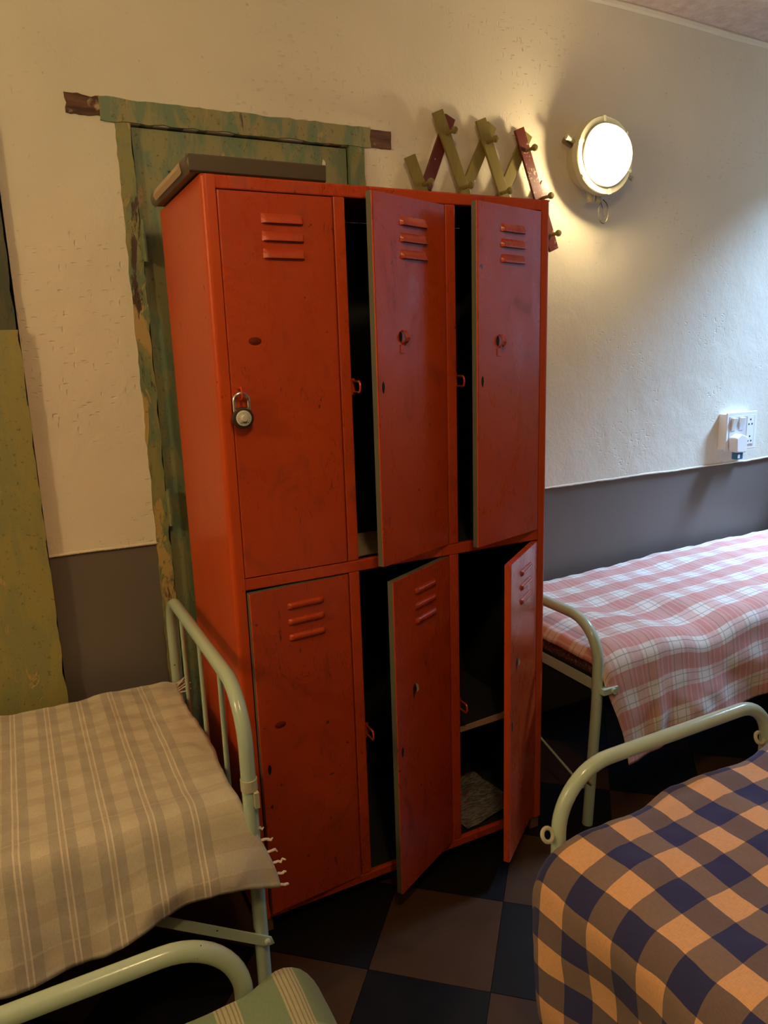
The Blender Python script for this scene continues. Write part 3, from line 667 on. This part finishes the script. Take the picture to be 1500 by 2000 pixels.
q = [A-n, B-n, B+d*.012, B+n, A+n]; mb.add(q+[v+t4 for v in q], [(0, 1, 2, 3, 4), (9, 8, 7, 6, 5)]+[(i, i+5, (i+1) % 5+5, (i+1) % 5) for i in range(5)]); part(mb, 'brace', 'mint_paint', b1)
part(MB().lathe([(.007, .010), (.007, -.003), (.004, -.005)], (-.055, -.2745, .226), 'y', 12), 'brace_bolt', 'mint_paint', b1)
part(MB().tube([(XB, -.246, .585), (XB, -.246, .61)], .018, 16).box((XB+.004, -.27, .55), (XB+.014, -.255, .585)), 'clamp', 'lamp_paint', b1)
rbox('mattress', (-1.88, -.232, .463), (-.09, .475, .535), .03, 'mattress_stripe', 'thin mattress under the beige plaid blanket on the left bed', 'mattress')
def cloth(name, fn, nu, nv, mat, label, thick=.004):
    # fn(a, b) with a, b in 0..1 -> (position, uv in metres)
    mb = MB(); uv = []; vs = []
    for j in range(nv+1):
        for i in range(nu+1):
            p, q = fn(i/nu, j/nv); vs.append(p); uv.append(q)
    mb.add(vs, [(j*(nu+1)+i, j*(nu+1)+i+1, (j+1)*(nu+1)+i+1, (j+1)*(nu+1)+i) for j in range(nv) for i in range(nu)]); mb.uv = uv
    o = mb.build(name, mat); o.data.shade_smooth()
    md = o.modifiers.new('thickness', 'SOLIDIFY'); md.thickness = thick; md.offset = 0
    return tag(o, label, 'blanket')
def arc(path):
    # arc-length table for a 2-D profile
    L = [0]
    for a, b in zip(path, path[1:]): L.append(L[-1]+math.dist(a, b))
    def at(s):
        s = max(0, min(L[-1], s))
        for k in range(len(path)-1):
            if s <= L[k+1]:
                t = (s-L[k])/max(1e-9, L[k+1]-L[k]); a, b = path[k], path[k+1]; return (a[0]+(b[0]-a[0])*t, a[1]+(b[1]-a[1])*t)
        return path[-1]
    return at, L[-1]
def prof2(pts, r):
    return [(p.x, p.y) for p in fillet([(a, b, 0) for a, b in pts], r, 8)]
pathL = prof2([(.494, .49), (.486, .548), (-.236, .553), (-.276, .37)], [.02, .045]); atL, LL = arc(pathL); topL = LL-.16
hemL = [(-2, .35), (-.56, .354), (-.38, .357), (-.25, .392), (-.15, .407), (-.09, .392), (-.04, .366)]
def left_cloth(a, b):
    x = -1.9+a*(1.9-.075); s = b*LL; y, z = atL(s)
    hang = sm(s, topL-.02, LL); ex = 0
    wave = .007*sin(y*15+.6)+.004*fbm(y, 3, 0, 9); tail = sm(x, -.22, -.075)
    x += tail*(wave*(1-hang)+.052*hang**.9)
    if hang > 0:
        zh = interp(x, hemL); f = (z-.37)/(.553-.37); z = zh+f*(.553-zh) if z < .553 else z
        y -= .016*hang*(1+fbm(x, s, 0, 7))+.006*hang*sin(x*34+2*fbm(x, s, 1, 3))+.012*hang*tail
    top = 1-hang
    z += top*(.007*fbm(x, y, 0, 6)+.004*fbm(x, y, 2, 17)-.012*sm(x, -.13, -.06)*sm(y, -.25, -.1)*(.6+.5*sin(y*15+.6)))
    z += .006*top*math.exp(-((y+.2)/.05)**2)
    return Vector((x, y, z)), (x+.2175, s)
lb = cloth('blanket', left_cloth, 190, 120, 'beige_plaid', 'beige and grey striped plaid blanket with tasselled ends on the left bed')
rnd = random.Random(3)
def tassel(p, d, L, mat, parent, r=.0022):
    p, d = Vector(p), Vector(d).normalized(); pts = [p+d*L*t/5+Vector((0, rnd.uniform(-1, 1), rnd.uniform(-1, 1)))*.0007*t for t in range(6)]
    MB().tube(pts, [r, r*1.1, r, r*1.25, r, r*.6], 6).build('tassel', mat, parent, smooth=True)
for k in range(7):
    p, _ = left_cloth(1.0, .845+.15*k/6); tassel(p, (1, -.12, -.15+rnd.uniform(-.35, .2)), .019+rnd.uniform(0, .008), 'thread', lb, .0028)
for k in range(6):
    p, _ = left_cloth(1.0, .055+.022*k); tassel(p+Vector((-.004, 0, .002)), (1, rnd.uniform(-.8, .8), .35+rnd.uniform(-.3, .5)), .03+rnd.uniform(0, .012), 'thread', lb)

# --- bed to the right of the locker, along the back wall
XP = 1.053
b2 = empty('iron_bed', (2.0, .22, 0), 'pale green tube bed by the wall right of the locker, under pink blanket', 'bed')
part(endframe('x', XP, .53, -.085, .674, .12, .135, .0165, .52, -.060), 'end_frame', 'mint_paint', b2, smooth=True)
part(endframe('x', 2.93, .53, -.085, .80, .12, .135, .0165), 'end_frame', 'mint_paint', b2, smooth=True)
part(MB().box((XP+.004, -.07, .452), (XP+.008, .52, .490)).box((XP+.004, -.07, .452), (XP+.035, .52, .456)), 'end_rail', 'mint_paint', b2)
for y in (-.062, .512): part(MB().box((XP, y-.003, .452), (2.93, y+.003, .490)), 'side_rail', 'mint_paint', b2)
part(MB().box((XP-.006, -.120, .462), (XP+.05, -.068, .480)).tube([(XP+.03, -.128, .471), (XP+.03, -.10, .471)], .009, 12), 'corner_bracket', 'mint_paint', b2)
for i in range(9): part(MB().box((1.15+i*.2, -.058, .4565), (1.18+i*.2, .508, .4595)), 'slat', 'rust', b2)
part(MB().tube([(XP+.01, -.03, .105), (XP+.01, .50, .275)], .004, 8), 'brace_rod', 'mint_paint', b2)
rbox('mattress', (1.060, -.075, .491), (2.90, .525, .555), .025, 'brown_ticking', 'thin brown patterned mattress under the pink plaid blanket', 'mattress')
pathP = prof2([(.545, .52), (.535, .600), (-.098, .592), (-.128, .22)], [.04, .07]); atP, LP = arc(pathP); topP = LP-.42
hemP = [(1.0, .215), (1.18, .221), (1.31, .252), (1.8, .30), (3, .31)]
def pink_cloth(a, b):
    # a < .035: the end rolled down over the foot of the mattress
    s = b*LP; y, z = atP(s); hang = sm(s, topP, LP)
    RL = .028; t = a*(1.83+RL); fold = max(0, RL-t); x = 1.068+max(0, t-RL)
    x += .075*hang**1.1*sm(1.35-x, 0, .28)
    if hang > 0:
        f = (z-.22)/(.592-.22); zh = interp(x, hemP); z = zh+f*(.592-zh)
        y += -.014*hang*(.6+fbm(x, s, 0, 4))-.006*hang*sin(x*17+1.5)*sm(s, topP, LP)-.01*hang*math.exp(-((x-1.27)/.03)**2)
    top = 1-hang
    z += top*(.010*fbm(x, y, 0, 4)+.004*fbm(x, y, 3, 11)) + .022*top*sm(x, 1.5, 2.2) - .030*top*math.exp(-((x-1.42+.5*(y-.1))/.11)**2)*sm(y, .45, .05)
    e = sm(x, 1.14, 1.068); z -= .016*e*top
    if fold > 0:
        ang = min(1.0, fold/.030); x -= .020*sin(ang*pi/2)*top; z -= fold*.95*top+.004*top
        if hang > 0: x -= fold*.15*hang
    return Vector((x, y, z)), (t, s)
pb = cloth('blanket', pink_cloth, 190, 130, 'pink_plaid', 'pink and white checked blanket draped over the bed right of the locker')

# --- bed in the right foreground, coming towards the viewer
YBL = -.645
b3 = empty('iron_bed', (.74, -1.6, 0), 'pale green tube bed in the right foreground under blue and orange blanket', 'bed')
part(endframe('y', YBL, .432, 1.035, .681, .125, .10, .0145, .418, 1.04), 'end_frame', 'mint_paint', b3, smooth=True)
part(endframe('y', -2.52, .432, 1.035, .80, .125, .10, .0145), 'end_frame', 'mint_paint', b3, smooth=True)
for x in (.45, 1.015): part(MB().box((x-.003, -2.52, .43), (x+.003, YBL, .47)), 'side_rail', 'mint_paint', b3)
for i in range(9): part(MB().box((.4535, -.80-i*.2, .432), (1.0115, -.77-i*.2, .435)), 'slat', 'rust', b3)
for x, z, sg in ((.405, .560, -1), (1.012, .592, -1)):
    part(MB().tube([(x+.012*cos(t), YBL+.006*sin(t), z+.011*sin(t)) for t in [2*pi*i/16 for i in range(16)]], .0042, 8, closed=True), 'mosquito_net_ring', 'lamp_paint', b3, smooth=True)
part(MB().tube([(.4955, YBL, .6478), (.4975, YBL, .6492)], .0149, 16), 'weld_seam', 'rust', b3)
rbox('mattress', (.40, -2.48, .471), (1.08, -.685, .535), .04, 'mattress_stripe', 'mattress under the blue and orange checked blanket', 'mattress')
pathB = prof2([(.362, .12), (.366, .556), (1.095, .595), (1.11, .30)], [.07, .06]); atB, LB = arc(pathB)
SB = min((abs(atB(k*.001)[0]-.435)+(atB(k*.001)[1] < .5), k*.001) for k in range(int(LB*1000)))[1]
def blue_cloth(a, b):
    # a: from the headboard towards the viewer, b: from the left hem over the top to the right hem
    s = b*LB; x, z = atB(s); RL = .06; t = a*(1.80+RL); fold = max(0, RL-t); y = -.672-max(0, t-RL)
    hl = sm(.56-z, .03, .25) if x < .6 else 0; top = 1-hl
    if x < .6:
        x += -.022*hl*sin(y*17+.5)+.012*hl*fbm(y, s, 0, 5)+.07*sm(.42-z, 0, .35)*sm(-y, .64, .95)*0
        y -= .05*sm(.5-z, 0, .4)*sm(y, -1.0, -.66)
    z += top*(.010*fbm(x, y, 0, 5)+.004*fbm(x, y, 2, 13)) - .025*top*sm(x, .50, .38)*sm(y, -.95, -.68)
    if fold > 0:
        q = min(1, fold/.035); y += .012*sin(q*pi/2); z -= top*max(0, fold*.9)
        x += hl*fold*.6
    y += .012*top*sin(x*19)*sm(y, -.78, -.67)
    return Vector((x, y, z)), (s-SB+.1135*.75, t-.102+.1135*.75)
cloth('blanket', blue_cloth, 170, 120, 'blue_orange_check', 'navy blue and orange checked blanket on the right foreground bed')

# --- bed at the bottom left, nearest the viewer
YG = -.675
b4 = empty('iron_bed', (-.52, -1.6, 0), 'mint tube bed at the bottom edge of the picture, under green plaid blanket', 'bed')
part(endframe('y', YG, -.95, -.205, .640, .11, .115, .0145), 'end_frame', 'mint_paint', b4, smooth=True)
part(endframe('y', -2.55, -.95, -.205, .72, .11, .115, .0145), 'end_frame', 'mint_paint', b4, smooth=True)
for x in (-.93, -.225): part(MB().box((x-.003, -2.55, .39), (x+.003, YG, .43)), 'side_rail', 'mint_paint', b4)
for i in range(9): part(MB().box((-.9265, -.84-i*.2, .392), (-.2285, -.81-i*.2, .395)), 'slat', 'rust', b4)
rbox('mattress', (-.96, -2.5, .431), (-.13, -.72, .505), .03, 'mattress_stripe', 'mattress under the green plaid blanket', 'mattress')
pathG = prof2([(-1.0, .25), (-.985, .528), (-.100, .536), (-.045, .25)], [.04, .075]); atG, LG = arc(pathG)
SG = min((abs(atG(k*.001)[0]+.146)+(atG(k*.001)[1] < .5), k*.001) for k in range(int(LG*1000)))[1]
def green_cloth(a, b):
    s = b*LG; x, z = atG(s); RL = .06; t = a*(1.78+RL); fold = max(0, RL-t); y = -.700-max(0, t-RL)
    top = sm(z, .30, .48)
    z += top*(.010*fbm(x, y, 0, 6)+.006*sm(x, -.3, -.17)*sm(x, -.08, -.15))
    y += .022*top*sm(x, -.22, -.14)*sm(y, -.85, -.70)-.03*sm(x, -.12, -.05)*sm(y, -1.0, -.70)
    if fold > 0: y += .010*sin(min(1, fold/.035)*pi/2); z -= fold*.9*top
    return Vector((x, y, z)), (s-SG+.0955*2.30, t)
cloth('blanket', green_cloth, 150, 100, 'green_plaid', 'green and cream plaid blanket on the bed at the bottom of the picture')
